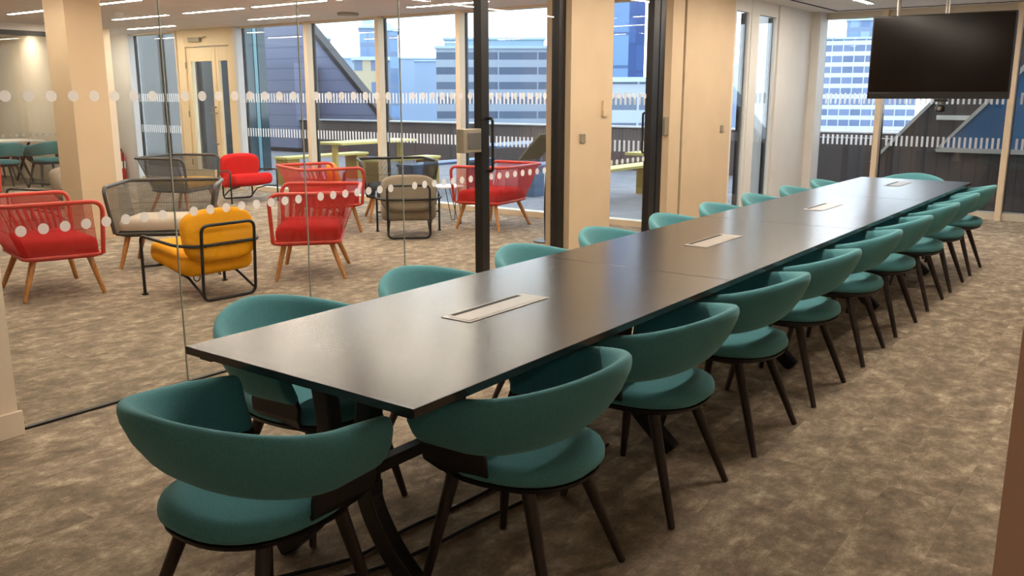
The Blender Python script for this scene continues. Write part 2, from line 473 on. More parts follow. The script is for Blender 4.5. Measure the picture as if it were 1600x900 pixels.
# doorway edge beside the camera
struct(box(1.20,-.10,0,1.34,.121,HC).build('wall_doorway', 'wallshaded'))

# ------------------------------------------------------------------ long table
t = thing('conference_table', 'very long dark laminate conference table with cable hatches, teal chairs all around', 'table', (5.2,1.92,0))
def tb(x0,y0,z0,x1,y1,z1): return box(x0-5.2,y0-1.92,z0,x1-5.2,y1-1.92,z1)
segs = [(1.54,3.505),(3.509,5.33),(5.334,7.13),(7.134,8.92)]
for a, b in segs:
    tb(a,1.44,.715,b,2.40,.74).build('tabletop', 'laminate', t, bevel=.0015)
for hx in (2.53,4.45,6.3,8.37):
    h = tb(hx-.24,1.87,.7405,hx+.24,2.00,.7425).build('cable_hatch', 'steel', t, bevel=.0008)
    tb(hx-.225,1.885,.7426,hx+.225,1.968,.7434).build('hatch_lid', 'steel', h)
    tb(hx-.20,1.972,.7427,hx+.20,1.992,.7432).build('slot', 'blackslot', h)
def trestle(x):
    X = x-5.2
    for s in (-1, 1):
        # curved leg: wide apart at the top, waist in the middle, splayed foot
        pts = [(X,s*.12,.70),(X,s*.09,.58),(X,s*.075,.42),(X,s*.08,.30),(X,s*.16,.17),(X,s*.34,.012)]
        pts = rounded(pts, .12, 4)
        rings = []
        for i, p in enumerate(pts):
            tg = (pts[min(i+1,len(pts)-1)]-pts[max(i-1,0)]).normalized(); nn = Vector((0,-tg.z,tg.y))
            w = .034; e = .026
            rings.append([p+nn*w+Vector((e,0,0)),p-nn*w+Vector((e,0,0)),p-nn*w-Vector((e,0,0)),p+nn*w-Vector((e,0,0))])
        MB().loft(rings).build('leg', 'black', t, bevel=.006)
    box(X-.03,-.16,.685,X+.03,.16,.712).build('top_rail', 'black', t, bevel=.003)
    box(X-.02,-.12,.33,X+.02,.12,.37).build('cross_bar', 'black', t)
for x in (1.76,3.30,4.80,6.52,8.12): trestle(x)
tb(1.76,1.82,.665,8.12,1.85,.712).build('long_rail', 'black', t); tb(1.76,1.99,.665,8.12,2.02,.712).build('long_rail', 'black', t)
tb(1.76,1.90,.33,8.12,1.94,.37).build('stretcher', 'black', t)
for cx, cy in ((1.585,1.50),(1.585,2.33)):
    tb(cx-.025,cy-.03,.700,cx+.03,cy+.03,.7145).build('corner_plate', 'black', t, bevel=.003)

# floor cables under the near end
def cable(pts, nm, lab):
    o = MB().tube(rounded(pts, .12, 6), .007, 6).build(nm, 'rubber', smooth=True)
    tag(o, lab, 'cable')
cable([(1.62,2.12,.008),(1.86,2.00,.008),(2.10,2.02,.008),(2.35,1.98,.008),(2.7,1.97,.008),(3.2,2.0,.008)], 'power_cable', 'black power cable lying on carpet under the near table end')
cable([(1.62,2.02,.008),(1.84,1.90,.008),(2.05,1.86,.008),(2.32,1.84,.008),(2.6,1.80,.008),(3.2,1.84,.008)], 'data_cable', 'black looping data cable on carpet beside the power cable')

# ------------------------------------------------------------------ teal tub chair
def make_tub():
    t = thing('tub_chair', '', 'chair')
    # wrap-around back band
    n = 46; m_ = 18; rings = []
    path = []
    for i in range(n):
        u = -1+2*i/(n-1)                       # -1 left arm end .. 1 right arm end
        # arc part |phi|<=90deg then forward
        s = u*1.36
        if abs(s) <= 1: ph = s*PI/2; x, y = math.sin(ph), -math.cos(ph); nx, ny = x, y
        else:
            e = (abs(s)-1); x = math.copysign(1, s)*(1-.10*e); y = e*1.45; nx, ny = math.copysign(1, s), .06
        px, py = x*.292, y*.285+.0
        w = min(1, abs(s)); sm = w*w*(3-2*w)*.75+.25*w
        zt = .762-.075*sm-.05*max(0, abs(s)-1); zb = .535-.030*sm
        h = zt-zb
        lean = .085*(1-.55*sm)
        th = .027
        nv = Vector((nx,ny,0)).normalized()
        ring = []
        for j in range(m_):
            a = 2*PI*j/m_; c_, s_ = math.cos(a), math.sin(a)
            du = math.copysign(abs(c_)**.75, c_)*th; dv = math.copysign(abs(s_)**.55, s_)*h/2
            f = dv/h+.5
            bulge = .018*math.sin(PI*f)
            ring.append(Vector((px,py,(zt+zb)/2+dv))+nv*(du+(f-.5)*lean*2*.75+bulge))
        rings.append(ring)
    def shrink(ring, k, push):
        c_ = sum(ring, Vector())/len(ring); return [c_+(v-c_)*k+push for v in ring]
    f0 = Vector((0,1,0))
    rings = [shrink(rings[0],.80,f0*.016), shrink(rings[0],.95,f0*.010)]+rings+[shrink(rings[-1],.95,f0*.010), shrink(rings[-1],.80,f0*.016)]
    MB().loft(rings).build('backrest', 'teal', t, smooth=True)
    # seat cushion
    rr = []
    base = superell(.238,.262,2.35,36)
    for k_, z in ((.80,.405),(.94,.408),(1.0,.422),(1.0,.440),(.965,.456),(.86,.466),(.6,.471),(.25,.472)):
        rr.append([Vector((x*k_,y*k_-.02,z+(.006*(y/.26)**2 if z > .44 else 0))) for x, y in base])
    MB().loft(rr).build('seat', 'teal', t, smooth=True)
    # black shell under the seat
    rr = []
    for k_, z in ((.55,.372),(.84,.378),(.95,.392),(.965,.4045)):
        rr.append([Vector((x*k_,y*k_-.02,z)) for x, y in base])
    MB().loft(rr).build('seat_shell', 'shell', t, smooth=True)
    # side brackets joining shell and arms
    for s in (-1, 1):
        rg = []
        for z, k_, y0, y1 in ((.385,.80,-.03,.10),(.41,.93,-.05,.13),(.45,1.08,-.06,.16),(.49,1.09,-.06,.17),(.522,1.10,-.05,.16)):
            xo = .238*k_*s
            rg.append([Vector((xo,y0,z)),Vector((xo,y1,z)),Vector((xo-s*.016,y1,z)),Vector((xo-s*.016,y0,z))])
        MB().loft(rg).build('arm_bracket', 'shell', t, bevel=.004)
    for (tx,ty,fx,fy) in ((.150,-.135,.245,-.272),(-.150,-.135,-.245,-.272),(.155,.115,.240,.185),(-.155,.115,-.240,.185)):
        a, b = Vector((tx,ty,.395)), Vector((fx,fy,.002))
        MB().tube([a, a.lerp(b,.5), b], [.0225,.018,.0125], 10).build('leg', 'darkwood', t, smooth=True)
    box(-.16,-.15,.362,.16,.13,.380).build('under_frame', 'shell', t, bevel=.004)
    return t
tub = make_tub()
used = [False]
def put_tub(x, y, rz, lab, grp):
    place(tub, used[0], (x,y,0), rz, lab, grp); used[0] = True
ordn = ['nearest','second','third','fourth','fifth','sixth','seventh','eighth','ninth']
RXs = [2.10,2.91,3.70,4.47,5.29,6.08,6.94,7.72,8.53]
for i, x in enumerate(RXs):
    lab = 'teal tub chair on the right side of the long table, %s from the near end' % ordn[i]
    if i == 0: lab = 'teal tub chair tucked at the near right corner of the long table'
    if i == 8: lab = 'teal tub chair at the far right corner of the long table'
    rz = [ .10,.02,0,.0,.03,-.02,0,.0,.0][i]
    put_tub(x, 1.545, rz, lab, 'teal chairs on the right side of the table')
LXs = [2.06,2.83,3.61,4.38,5.16,5.90,6.66,7.42,8.20]
for i, x in enumerate(LXs):
    lab = 'teal tub chair on the window side of the long table, %s from the near end' % ordn[i]
    if i == 0: lab = 'teal tub chair behind the near left corner of the long table'
    if i == 8: lab = 'teal tub chair on the window side of the long table, closest to the far end'
    put_tub(x, [2.39,2.35,2.33,2.33,2.30,2.30,2.30,2.28,2.28][i], PI+[.05,0,0,.04,0,0,0,0,0][i], lab, 'teal chairs on the window side of the table')
put_tub(1.44, 1.91, -PI/2+.03, 'teal tub chair alone at the near short end of the table, seen from behind', 'teal chairs at the table ends')
put_tub(9.10, 2.02, PI/2, 'teal tub chair at the far short end of the table under the screen', 'teal chairs at the table ends')

# ------------------------------------------------------------------ lounge seating
def cushion(w, h, t, rc, name, m, parent, M4, n=40, edge=.045):
    """rounded rectangular pad, w x h face, t thick; M4 places it (local z = thickness)"""
    out = []
    for i in range(n):
        a = 2*PI*(i+.5)/n; c_, s_ = math.cos(a), math.sin(a)
        # rounded rect by superellipse of high power
        p = 2+ (min(w,h)/2-rc)/rc*2.2
        out.append((math.copysign(abs(c_)**(2/p), c_), math.copysign(abs(s_)**(2/p), s_)))
    rr = []
    for q in range(13):
        a = -PI/2+PI*q/12; ins = edge*(1-math.cos(a)); z = t/2*math.copysign(abs(math.sin(a))**.8, math.sin(a))
        rr.append([M4 @ Vector((x*(w/2-ins), y*(h/2-ins), z)) for x, y in out])
    c0 = [M4 @ Vector((x*(w/4), y*(h/4), -t/2-.004)) for x, y in out]; c1 = [M4 @ Vector((x*(w/4), y*(h/4), t/2+.004)) for x, y in out]
    return MB().loft([c0]+rr+[c1]).build(name, m, parent, smooth=True)

def make_lounge(fab, label):
    t = thing('lounge_chair', label, 'chair')
    R = Matrix.Rotation
    cushion(.60,.56,.16,.07,'seat_cushion',fab,t, Matrix.Translation((0,.04,.30)) @ R(math.radians(9),4,'X'))
    cushion(.60,.40,.13,.12,'back_cushion',fab,t, Matrix.Translation((0,-.215,.48)) @ R(math.radians(90-14),4,'X'))
    arm = [(-.35,.30,.0),(-.35,.30,.46),(-.35,-.18,.43),(-.26,-.325,.425),(.26,-.325,.425),(.35,-.18,.43),(.35,.30,.46),(.35,.30,.0)]
    MB().tube(rounded(arm, .05, 4), .0125, 8).build('arm_frame', 'black', t, smooth=True)
    loop = [(-.225,-.345,.575),(.225,-.345,.575),(.225,-.315,.012),(-.225,-.315,.012)]
    MB().tube(rounded(loop, .06, 5, True), .0125, 8, closed=True).build('back_frame', 'black', t, smooth=True)
    for s in (-1, 1):
        MB().tube([(s*.222,-.31,.05),(s*.21,-.10,.16),(s*.2,.24,.225)], .010, 8).build('seat_rail', 'black', t, smooth=True)
        MB().tube([(s*.35,.30,.22),(s*.2,.22,.225)], .010, 8).build('stretcher', 'black', t, smooth=True)
        MB().tube([(s*.35,.30,.0),(s*.35,.30,.012)], .024, 12).build('foot_pad', 'black', t, smooth=True)
    return t

def make_basket(tubem, cord, fab, label, kind='armchair', wf=.465, wb=.43, dpt=.36):
    t = thing('basket_'+kind, label, 'chair')
    zr = .725
    # base ring
    base = rounded([(-.40,.30,.315),(-.33,-.24,.315),(.33,-.24,.315),(.40,.30,.315)], .05, 4, True)
    MB().tube(base, .014, 8, closed=True).build('base_ring', tubem, t, smooth=True)
    rail = [(-.40,.30,.32),(-wf,.31,zr),(-wb,-dpt-.04,zr),(wb,-dpt-.04,zr),(wf,.31,zr),(.40,.30,.32)]
    rp = rounded(rail, .09, 6)
    MB().tube(rp, .017, 10).build('top_rail', tubem, t, smooth=True)
    # cord lattice between rail and base
    def lerp(a, b, u): return Vector(a).lerp(Vector(b), u)
    top = [(-wf,.23,zr),(-wb,-dpt-.04+.06,zr),(-wb+.07,-dpt-.04,zr),(wb-.07,-dpt-.04,zr),(wb,-dpt-.04+.06,zr),(wf,.23,zr)]
    bot = [(-.395,.27,.315),(-.335,-.20,.315),(-.30,-.24,.315),(.30,-.24,.315),(.335,-.20,.315),(.395,.27,.315)]
    seg = [62,6,70,6,62]; mb = MB()
    for k_, c_ in enumerate(seg):
        for i in range(c_):
            u = (i+.5)/c_; a = lerp(top[k_],top[k_+1],u); b = lerp(bot[k_],bot[k_+1],u)
            d_ = (Vector(top[k_+1])-Vector(top[k_])).normalized()*.0027
            nrm = Vector((-d_.y,d_.x,0)).normalized()*.0015
            mb.add([a-d_,a+nrm,a+d_,b-d_,b+nrm,b+d_],[(0,1,4,3),(1,2,5,4),(2,0,3,5)])
    for hh in (.5,):
        ring = []
        for k_, c_ in enumerate(seg):
            for i in range(5):
                u = i/5; ring.append(lerp(top[k_],top[k_+1],u).lerp(lerp(bot[k_],bot[k_+1],u),hh))
        ring.append(lerp(top[-1],bot[-1],hh)); mb.tube(ring,.003,4)
    mb.build('cord_lattice', cord, t)
    # upholstered pan and cushion
    rr = []
    pan_ = [(-.385,.29),(-.33,-.225),(.33,-.225),(.385,.29)]
    o_ = [ (p.x,p.y) for p in rounded([(a,b,0) for a, b in pan_], .06, 4, True)]
    for k_, z in ((.88,.285),(.97,.292),(1.0,.31),(1.0,.335)):
        rr.append([Vector((x*k_,y*k_,z)) for x, y in o_])
    MB().loft(rr).build('seat_pan', cord if fab != 'redfab' else 'redfab', t, smooth=True)
    rr = []
    for k_, z in ((.90,.337),(.975,.342),(.99,.365),(.985,.405),(.95,.432),(.86,.445),(.5,.452)):
        rr.append([Vector((x*k_,y*k_,z)) for x, y in o_])
    MB().loft(rr).build('seat_cushion', fab, t, smooth=True)
    for (tx,ty,fx,fy) in ((-.31,.22,-.38,.29),(.31,.22,.38,.29),(-.26,-.16,-.36,-.27),(.26,-.16,.36,-.27)):
        a, b = Vector((tx,ty,.30)), Vector((fx,fy,.002))
        MB().tube([a,a.lerp(b,.5),b],[.024,.021,.016],10).build('leg', 'oak', t, smooth=True)
    return t

red = make_basket('redtube','redcord','redfab','')
def putb(src, first, x, y, f, lab, grp=None):
    return place(src, not first, (x,y,0), facing(*f), lab, grp)
G = 'red corded armchairs'
putb(red, True, 3.36,7.00,(.97,-.22),'red corded armchair with oak legs at far left, facing right behind the glass',G)
putb(red, False, 5.12,5.91,(-.70,.72),'red corded armchair with oak legs standing right of the mustard chair, facing left',G)
putb(red, False, 6.85,7.72,(.93,-.36),'red corded armchair behind the front central red one, facing right',G)
putb(red, False, 8.22,6.32,(-.12,.99),'red corded armchair near the black door stile, its back to the table',G)
putb(red, False, 4.98,12.3,(.97,-.2),'red corded armchair cut by the left photo edge, in front of the second meeting room',G)
putb(make_basket('greytube','greycord','greyfab','', 'armchair'), True, 4.63,7.30,(-.70,-.71),'charcoal corded armchair with pale grey cushion behind the mustard chair')
putb(make_basket('greytube','greycord','olivefab','', 'armchair'), True, 6.85,10.45,(.45,-.89),'charcoal corded armchair with olive cushion in front of the cream double door')
putb(make_basket('black','blackfab','blackfab','', 'armchair'), True, 8.07,7.75,(-.60,-.80),'black corded armchair with black cushion behind the taupe cushion chair')
yl = make_lounge('yellowfab','mustard yellow cushioned lounge chair on black tube frame, seen from behind'); yl.location = (4.05,5.95,0); yl.rotation_euler.z = facing(.05,1)
tp = make_lounge('taupefab','taupe cushioned lounge chair on black tube frame, seen from behind'); tp.location = (7.16,6.70,0); tp.rotation_euler.z = facing(.72,.69)
rd = make_lounge('redfab','red cushioned lounge chair on black tube frame facing the room'); rd.location = (8.2,10.9,0); rd.rotation_euler.z = facing(-.25,-.97)
og = make_lounge('orangefab','orange cushioned lounge chair seen through the red corded chairs'); og.location = (7.55,8.62,0); og.rotation_euler.z = facing(-.70,.70)
gy = make_lounge('taupefab','taupe cushioned lounge chair half hidden behind the cream column'); gy.location = (5.22,10.75,0); gy.rotation_euler.z = facing(-.72,.70)

def side_table(x, y, r, h, lab, a0=0):
    t = thing('side_table', lab, 'table', (x,y,0))
    mb = MB().disc((0,0,h), r, 32, 'z', .018); mb.build('table_top', 'white', t, bevel=.003)
    for k_ in range(3):
        a = a0+k_*2*PI/3; ca, sa = math.cos(a), math.sin(a); tx, ty = -sa, ca
        p = [(ca*r*.55+tx*.07,sa*r*.55+ty*.07,h-.018),(ca*r*1.05+tx*.02,sa*r*1.05+ty*.02,.006),(ca*r*1.05-tx*.02,sa*r*1.05-ty*.02,.006),(ca*r*.55-tx*.07,sa*r*.55-ty*.07,h-.018)]
        MB().tube(rounded(p,.02,4),.005,6).build('hairpin_leg', 'black', t, smooth=True)
side_table(8.15,6.98,.20,.45,'round white side table on wire legs between taupe and red chairs',.4)
side_table(4.36,6.50,.17,.34,'round side table on black hairpin legs hidden behind the mustard chair',1.9)

# stand beside the glass door
t = thing('information_stand', 'black floor stand with tilted board behind the glass door', 'stand', (7.67,5.22,0))
MB().tube(rounded([(0,0,0.01),(-.02,0,.45),(.03,0,.85),(.02,0,1.08)],.2,6),.016,8).build('pole', 'black', t, smooth=True)
MB().disc((0,0,.012),.13,28,'z',.010).build('base', 'black', t)
bd = MB().box(-.15,-.012,-.20,.15,.012,.20).build('board', 'boardgrey', t, bevel=.004)
bd.location = (-.03,.07,.99); bd.rotation_euler = (math.radians(48),0,math.radians(-10))

# fire extinguisher by the facade wall
t = thing('fire_extinguisher', 'red fire extinguisher standing against the white wall right of the column', 'fire extinguisher', (9.0,15.62,0))
prof = [(.0,.0),(.075,.0),(.085,.02),(.085,.40),(.07,.46),(.03,.49),(.028,.52),(0,.52)]
rings = [[Vector((max(r_,.001)*math.cos(2*PI*j/20),max(r_,.001)*math.sin(2*PI*j/20),z)) for j in range(20)] for r_, z in prof]
MB().loft(rings).build('cylinder', 'extred', t, smooth=True)
MB().box(-.015,-.06,.52,.015,.07,.56).build('valve_handle', 'black', t)
MB().tube(rounded([(0,-.03,.53),(0,-.11,.5),(0,-.10,.2)],.05),.01,6).build('hose', 'black', t, smooth=True)
box(-.05,-.0865,.2,.05,-.084,.33).build('label_panel', 'white', t)

# ------------------------------------------------------------------ television and camera
t = thing('television', 'large black flat screen hanging from ceiling poles in front of end windows', 'television', (10.5,2.14,0))
box(-.0,-.70,1.47,.055,.70,2.345).build('housing', 'bezel', t, bevel=.004)
box(-.004,-.685,1.545,.001,.685,2.33).build('screen', 'screen', t)
box(-.006,-.70,1.47,.0,.70,1.535).build('speaker_bar', 'bezel', t, bevel=.002)
for yy in (.46,-.03): MB().tube([(.075,yy,1.9),(.075,yy,HC)],.02,12).build('ceiling_pole', 'steel', t, smooth=True)
box(.055,-.30,1.75,.075,.55,2.1).build('mounting_plate', 'black', t)
for yy, zz in ((.71,1.7),(-.71,1.75)): pass
t = thing('hanging_camera', 'small black video camera hanging under the middle of the television', 'camera', (10.5,2.08,0))
box(-.02,-.06,1.44,.07,.06,1.468).build('bracket', 'black', t, bevel=.003)
MB().tube([(.02,0,1.44),(.02,0,1.41)],.02,12).build('neck', 'steel', t, smooth=True)
rings = [[Vector((.02+r_*math.cos(2*PI*j/20),r_*math.sin(2*PI*j/20),z)) for j in range(20)] for r_, z in ((.01,1.33),(.045,1.335),(.05,1.35),(.05,1.38),(.035,1.405),(.012,1.412))]
MB().loft(rings).build('camera_head', 'bezel', t, smooth=True)
MB().tube([(-.02,0,1.37),(-.045,0,1.37)],.02,14).build('lens', 'steel', t, smooth=True)

# ------------------------------------------------------------------ second meeting room at the far left
g = sempty('wall_glass_room')
yq = 14.3
for a, b in ((2.3,3.80),(3.81,5.30),(5.31,6.80),(6.81,8.08)):
    box(a,yq-.005,.01,b,yq+.005,2.40).build('pane', 'part', g)
mb = MB()
x = 6.2
while x < 8.0: mb.disc((x,yq-.006,.91),.022,14,'y'); x += .10
mb.build('frosted_dots', 'seam', g)
box(2.3,yq-.04,2.40,8.08,yq+.04,2.47).build('head_rail', 'black', g)
struct(box(2.3,yq-.04,2.47,8.2,yq+.10,HC).build('wall_bulkhead', 'ceil'))
struct(box(8.08,14.2,0,8.2,20,HC).build('wall_room_side', 'wall'))
struct(box(1.5,18.6,0,8.08,18.7,HC).build('wall_room_back', 'wallwhite'))
struct(box(6.2,18.585,0,6.22,18.6,HC).build('trim_folding_wall_joint', 'satin'))
t = thing('meeting_table', 'dark meeting table in the second room behind the column', 'table', (6.9,16.55,0))
box(-1.0,-.45,.715,1.0,.45,.74).build('tabletop', 'white', t, bevel=.003)
for sx in (-.8,.8):
    for s in (-1,1):
        MB().tube([(sx,-.3*s,.715),(sx,.3*s,.012)],.022,8).build('leg', 'black', t)
RG = 'teal chairs in the second meeting room'
for i, (x, y, rz, lab) in enumerate([(7.62,15.55,0,'teal tub chair in the second meeting room, front row beside the column edge'),
        (6.90,15.55,.05,'teal tub chair in the second meeting room, front row further left'),
        (7.62,17.4,PI,'teal tub chair on the far side of the second room table beside the column edge'),
        (6.88,17.4,PI,'teal tub chair on the far side of the second room table, further left')]):
    put_tub(x, y, rz, lab, RG)
t = thing('framed_board', 'white board with dark frame on the wall at the far left edge', 'picture', (7.9,18.6,0))
box(-.30,-.03,.95,.12,0,1.35).build('frame', 'darkmetal', t, bevel=.003)
box(-.27,-.034,.98,.09,-.03,1.32).build('panel', 'white', t)

# ------------------------------------------------------------------ ceiling lights
def light(x0, y0, x1, y1, lab, grp, m='led', w=.06):
    t = thing('ceiling_light', lab, 'ceiling light', ((x0+x1)/2,(y0+y1)/2,HC), 0, grp)
    lx, ly = abs(x1-x0)/2, abs(y1-y0)/2
    if lx > ly: a = (lx,w/2)
    else: a = (w/2,ly)
    box(-a[0]-.008,-a[1]-.008,-.010,a[0]+.008,a[1]+.008,.0).build('frame', 'wallwhite', t)
    box(-a[0],-a[1],-.012,a[0],a[1],-.0101).build('diffuser', m, t)
def ly(x, y0, y1, lab, grp): light(x, y0, x, y1, lab, grp, 'ledcool')
rows = [(7.25,'middle',[(11.1,12.4),(9.5,10.7),(8.0,9.28),(6.5,7.8),(4.9,6.2),(13.0,13.9)]),
        (8.40,'window',[(12.7,13.95),(9.62,10.85),(6.55,7.78),(14.6,15.8)]),
        (5.95,'near',[(11.6,12.7),(9.62,10.9),(8.0,9.1),(6.5,7.7),(4.9,6.1)]),
        (4.3,'camera side',[(11.5,12.7),(9.6,10.8),(6.5,7.7),(4.9,6.1),(8.0,9.2)]),
        (2.6,'innermost',[(9.6,10.8),(6.5,7.7),(4.9,6.1)])]
for x, rn, segs_ in rows:
    for i, (a, b) in enumerate(sorted(segs_)):
        ly(x, a, b, 'linear light in the %s row of the lounge ceiling, %s from the glass partition' % (rn, ordn[i]), 'linear lights in the lounge ceiling')
for i, x in enumerate([9.95,8.3,6.65,5.0,3.35,1.7]):  # strip nearest the camera is added to brighten the near left wall
    light(x,3.1,x+1.35,3.1,'linear ceiling light over the window side chairs, %s from the far end' % ordn[i],'linear lights over the long table')
for i, x in enumerate([9.95,8.3,6.65,5.0,3.35]):
    light(x,1.1,x+1.35,1.1,'linear ceiling light over the right aisle, %s from the far end' % ordn[i],'linear lights over the right aisle')
light(-1.3,-1.3,-.7,-1.3,'added fill light strip behind the doorway, out of view','linear lights over the right aisle')  # unseen strip added to brighten the doorway wall
for i, x in enumerate([6.7,5.0]):
    light(x,16.6,x+1.25,16.6,'ceiling light in the second meeting room, %s' % ('nearer the column','further left')[i],'lights in the second meeting room')
t = thing('ceiling_vent', 'small dark ceiling detector in front of the lounge windows', 'vent', (8.55,9.0,HC))
MB().disc((0,0,0),.14,24,'z',.03).build('body', 'satin', t)
t = thing('smoke_detector', 'round white smoke detector on the ceiling left of the column', 'detector', (6.7,11.35,HC))
MB().disc((0,0,0),.06,20,'z',.04).build('body', 'white', t)

# ------------------------------------------------------------------ terrace
struct(box(9.4,-6,-.25,40,26,-.06).build('floor_terrace', 'deck'))
p = sempty('wall_parapet')
box(17.0,-4,-.1,17.3,30,.84).build('panel', 'parapet', p); box(16.95,-4,.84,17.35,30,.87).build('coping', 'coping', p)
struct(box(13.5,-6,-.1,13.7,4.9,.90).build('wall_terrace_end', 'darkmetal'))

def picnic(x, y, lx, m, legm, lab):
    t = thing('picnic_table', lab, 'table', (x,y,-.06))
    box(-lx/2,-.33,.74,lx/2,.33,.78).build('table_top', m, t, bevel=.004)
    for s in (-1,1):
        box(s*(lx/2-.14)-.03,-.05,0,s*(lx/2-.14)+.03,.05,.74).build('leg_post', m, t, bevel=.003)
def bench(x, y, lx, m, legm, lab, grp):
    t = thing('terrace_bench', lab, 'bench', (x,y,-.06), 0, grp)
    box(-lx/2,-.18,.46,lx/2,.18,.50).build('seat', m, t, bevel=.004)
    box(-lx/2+.03,-.16,0,-lx/2+.30,.16,.46).build('leg_panel', legm, t); box(lx/2-.30,-.16,0,lx/2-.03,.16,.46).build('leg_panel', legm, t)
picnic(11.5,11.7,1.9,'yellowpaint','ochre','pale yellow terrace table outside the middle lounge windows')
bench(11.35,12.75,2.0,'yellowpaint','ochre','yellow bench behind the yellow table, its ochre end facing the red chair','terrace benches')
bench(11.6,10.95,1.6,'yellowpaint','ochre','yellow bench on the near side of the yellow terrace table','terrace benches')
picnic(12.3,9.05,1.8,'bluepaint','bluepaint','blue terrace table outside the window behind the taupe chair')
bench(11.4,9.75,2.1,'bluepaint','bluepaint','blue bench left of the blue terrace table','terrace benches')
bench(12.4,8.2,1.9,'bluepaint','bluepaint','blue bench right of the blue terrace table','terrace benches')
picnic(12.2,5.95,2.0,'yellowpaint','ochre','yellow terrace table seen through the second glass door')
bench(12.2,6.85,2.0,'yellowpaint','ochre','yellow bench seen through the second glass door','terrace benches')

# wing of the building left of the terrace
b = thing('building_wing', 'dark glazed wing of the building beyond the cream double door', 'building', (12.5,18,-.06))
box(-.8,-2.4,0,-.12,10,4.6).build('glazing', 'wingdark', b)
for q in range(8):
    yy = -2.4+q*1.3
    box(-.86,yy,0,-.80,yy+.08,4.6).build('fin', 'darkmetal', b)
box(-.78,-2.46,0,-.44,-2.40,4.6).build('teal_panel', 'tealglass', b); box(-.42,-2.46,0,-.34,-2.40,4.6).build('cyan_panel', 'cyanglass', b)
box(-.32,-2.46,0,-.12,-2.40,4.6).build('teal_panel', 'tealglass', b)
# cladded side wall and slanted slab
b = thing('slanted_building', 'slate blue clad neighbouring building with a steep sloping edge', 'building', (17.8,18,0))
MB().prism([(-.46,.87),(8.0,8.4),(14,12),(14,-.2),(-.46,-.2)],'x',0,.25).build('cladding', 'slate', b)
e = MB(); e.prism([(-.62,.87),(7.9,8.45),(8.0,8.36),(-.46,.83)],'x',-.06,.25); e.build('edge_trim', 'darkmetal', b)
box(-.95,1.96,.06,-.1,8,2.4).build('side_wall', 'slate', b)

# slanted roof structure behind the end window
b = thing('slanted_roof', 'grey ribbed sloping roof with large blue glazing beyond the end window', 'building', (13.1,0,0))
S = [(3.38,.66),(2.62,1.44),(1.0,3.3),(1.0,4.5),(-5,4.5),(-5,-.06),(3.38,-.06)]
MB().prism(S,'x',0,.35).build('ribbed_cladding', 'mauve', b)
MB().prism([(3.43,.60),(3.38,.60),(.98,3.36),(1.03,3.40)],'x',-.03,.36).build('edge_trim', 'coping', b)
Gp = [(2.52,.83),(2.0,1.43),(.2,3.45),(-5,3.45),(-5,.83)]
MB().prism(Gp,'x',-.04,-.001).build('blue_glazing', 'blueglass', b)
fr = MB(); fr.prism([(2.60,.79),(2.52,.83),(.2,3.45),(.28,3.5)],'x',-.07,-.0); fr.box(-.07,-5,.77,0,2.58,.83)
fr.build('glazing_frame', 'coping', b)
box(-.03,2.10,1.19,.0,2.62,1.25).build('white_band', 'white', b)  # white band drawn for a gap in the railing

# ------------------------------------------------------------------ the city
f_ = 1390.; th_ = math.atan(300/f_); ps_ = math.atan(1050/(f_/math.cos(th_)))
F_ = Vector((math.cos(th_)*math.cos(ps_), math.cos(th_)*math.sin(ps_), -math.sin(th_))); R_ = Vector((math.sin(ps_), -math.cos(ps_), 0)); U_ = R_.cross(F_)
def sight(px, py, r):            # skyline point at ground range r from the viewpoint
    d = F_*f_+R_*(px-800)-U_*(py-450); h = math.hypot(d.x, d.y); return Vector((d.x/h*r, d.y/h*r, 1.5+d.z/h*r))
def bld(name, label, r, p0, p1, ytop, m, dep=25, plant=None, roofm='hazeroof', zb=-30, turn=0.):
    a_, b_ = sight(p0, max(ytop,0), r), sight(p1, max(ytop,0), r); c_ = (a_+b_)/2
    z = sight((p0+p1)/2, ytop, r).z; w = (Vector((a_.x,a_.y))-Vector((b_.x,b_.y))).length
    t = thing(name, label, 'building', (c_.x,c_.y,zb), math.atan2(c_.y, c_.x)+turn)
    box(0,-w/2,0,dep,w/2,z-zb).build('walls', m, t)
    box(-.5,-w/2-.4,z-zb,dep,w/2+.4,z-zb+.6).build('parapet', roofm, t)
    if plant:
        for a, b, h in plant:
            box(3,-w/2+a*w,z-zb+.6,dep*.8,-w/2+b*w,z-zb+.6+h).build('rooftop_plant', roofm, t)
    return t
M_['hazeroof'] = mat('haze_roof', (172,190,202), .7)  # distance haze is mixed into the city colours from here on
M_['haze2'] = mat('hazed_block', (146,172,188), .8)
M_['hills'] = mat('hazed_roofs', (148,164,184), .8)
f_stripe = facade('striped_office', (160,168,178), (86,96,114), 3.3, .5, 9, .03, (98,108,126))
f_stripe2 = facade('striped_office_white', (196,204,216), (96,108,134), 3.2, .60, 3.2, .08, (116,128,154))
f_tower = facade('hazed_tower', (120,136,160), (96,116,146), 5.0, .7, 3.6, .2, (140,166,200))
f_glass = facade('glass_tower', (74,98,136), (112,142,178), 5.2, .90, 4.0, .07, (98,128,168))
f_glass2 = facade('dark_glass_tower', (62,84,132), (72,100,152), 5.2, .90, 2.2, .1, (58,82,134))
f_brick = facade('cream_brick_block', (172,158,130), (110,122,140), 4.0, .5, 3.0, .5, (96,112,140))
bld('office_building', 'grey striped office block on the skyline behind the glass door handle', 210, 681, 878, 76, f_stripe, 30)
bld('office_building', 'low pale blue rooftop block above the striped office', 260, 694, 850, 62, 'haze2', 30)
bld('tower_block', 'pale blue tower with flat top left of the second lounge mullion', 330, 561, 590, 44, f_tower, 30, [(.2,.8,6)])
bld('tower_block', 'blue tower right of the second lounge mullion', 290, 596, 621, 48, f_tower, 22, [(.4,.9,2)])
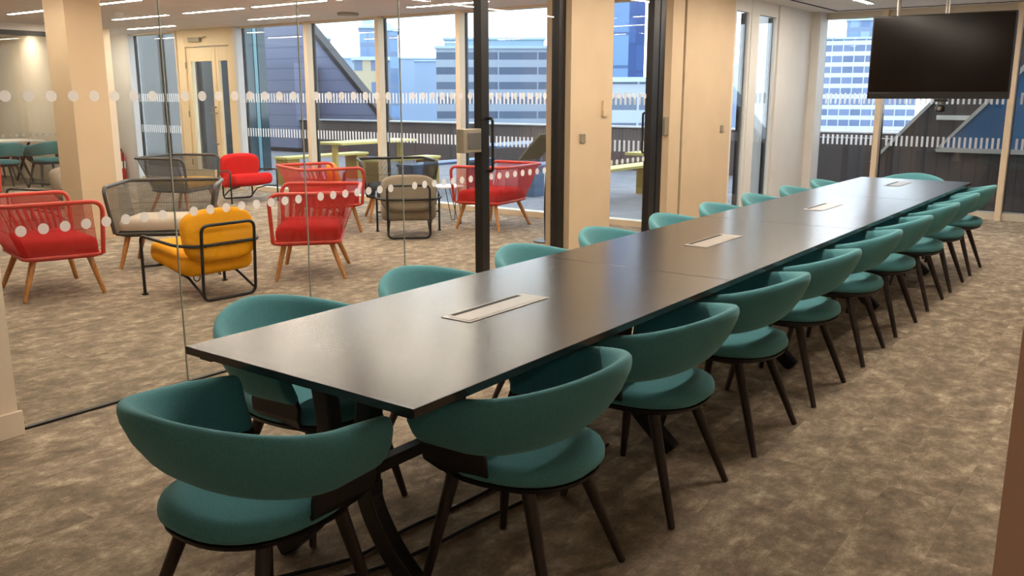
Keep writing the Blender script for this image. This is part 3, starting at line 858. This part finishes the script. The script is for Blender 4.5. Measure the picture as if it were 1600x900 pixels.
bld('brick_building', 'cream brick building with small windows beside the sloping slab', 170, 552, 606, 94, f_brick, 30)
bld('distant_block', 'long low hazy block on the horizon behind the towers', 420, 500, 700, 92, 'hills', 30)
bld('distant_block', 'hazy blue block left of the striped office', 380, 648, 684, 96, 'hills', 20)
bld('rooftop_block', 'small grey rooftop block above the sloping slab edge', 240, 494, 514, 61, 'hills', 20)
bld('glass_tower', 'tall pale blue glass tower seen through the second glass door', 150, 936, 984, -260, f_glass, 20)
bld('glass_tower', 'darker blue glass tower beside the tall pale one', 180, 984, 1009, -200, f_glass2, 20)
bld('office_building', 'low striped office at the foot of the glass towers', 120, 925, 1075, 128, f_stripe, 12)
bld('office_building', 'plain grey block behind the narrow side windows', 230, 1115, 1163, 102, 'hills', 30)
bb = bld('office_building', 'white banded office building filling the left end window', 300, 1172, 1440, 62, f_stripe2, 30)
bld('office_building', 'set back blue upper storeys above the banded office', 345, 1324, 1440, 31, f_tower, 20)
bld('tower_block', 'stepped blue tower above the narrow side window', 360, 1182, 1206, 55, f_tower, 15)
# illegible pale lettering on the banded office
lt = MB(); yy = 9.2; random.seed(3)
while yy > .3:
    w_ = .95; kind = random.randint(0,3); y1 = yy-w_
    lt.box(-.95,y1,0,-.7,y1+.3,1.5)
    if kind != 1: lt.box(-.95,y1,1.2,-.7,yy,1.5)
    if kind in (0,2): lt.box(-.95,y1,.0,-.7,yy,.3)
    if kind in (0,1): lt.box(-.95,yy-.3,0,-.7,yy,1.5)
    else: lt.box(-.95,y1,.6,-.7,yy,.9)
    yy -= w_+.3
ls = lt.build('rooftop_lettering', 'white', bb)
q_ = sight(1312,61,300); v_ = Matrix.Rotation(-bb.rotation_euler.z,3,'Z') @ (q_-bb.location)
ls.location = (0, v_.y, v_.z)
struct(box(40,-200,-32,500,600,-30).build('ground_city', 'hills'))

# ------------------------------------------------------------------ world, camera, view
w = bpy.data.worlds.new('World'); bpy.context.scene.world = w; w.use_nodes = True
nt = w.node_tree; bg = nt.nodes['Background']
tc = nt.nodes.new('ShaderNodeTexCoord'); sp = nt.nodes.new('ShaderNodeSeparateXYZ'); cr = nt.nodes.new('ShaderNodeValToRGB')
nt.links.new(tc.outputs['Generated'], sp.inputs[0]); nt.links.new(sp.outputs['Z'], cr.inputs[0])
cr.color_ramp.elements[0].position = 0; cr.color_ramp.elements[0].color = (.97,.985,1,1)
cr.color_ramp.elements[1].position = .8; cr.color_ramp.elements[1].color = (.74,.85,1,1)
nt.links.new(cr.outputs[0], bg.inputs[0]); bg.inputs[1].default_value = 3.5

cam = bpy.data.cameras.new('camera'); co = bpy.data.objects.new('camera', cam); COL.objects.link(co)
cam.sensor_width = 36; cam.lens = 36*1390/1600; cam.clip_end = 2000; cam.clip_start = .05
th = math.atan(300/1390.); psi = math.atan(1050/(1390/math.cos(th)))
co.location = (0,0,1.5); co.rotation_euler = (PI/2-th, 0, psi-PI/2)
sc = bpy.context.scene; sc.camera = co
sc.view_settings.view_transform = 'Standard'; sc.view_settings.look = 'None'
sc.view_settings.gamma = 1; sc.view_settings.use_curve_mapping = False
sc.view_settings.exposure = 0.15
sc.cycles.max_bounces = 10; sc.cycles.transparent_max_bounces = 24; sc.cycles.diffuse_bounces = 5
sc.cycles.caustics_reflective = False; sc.cycles.caustics_refractive = False
sc.cycles.sample_clamp_indirect = 6
sc.cycles.use_denoising = True
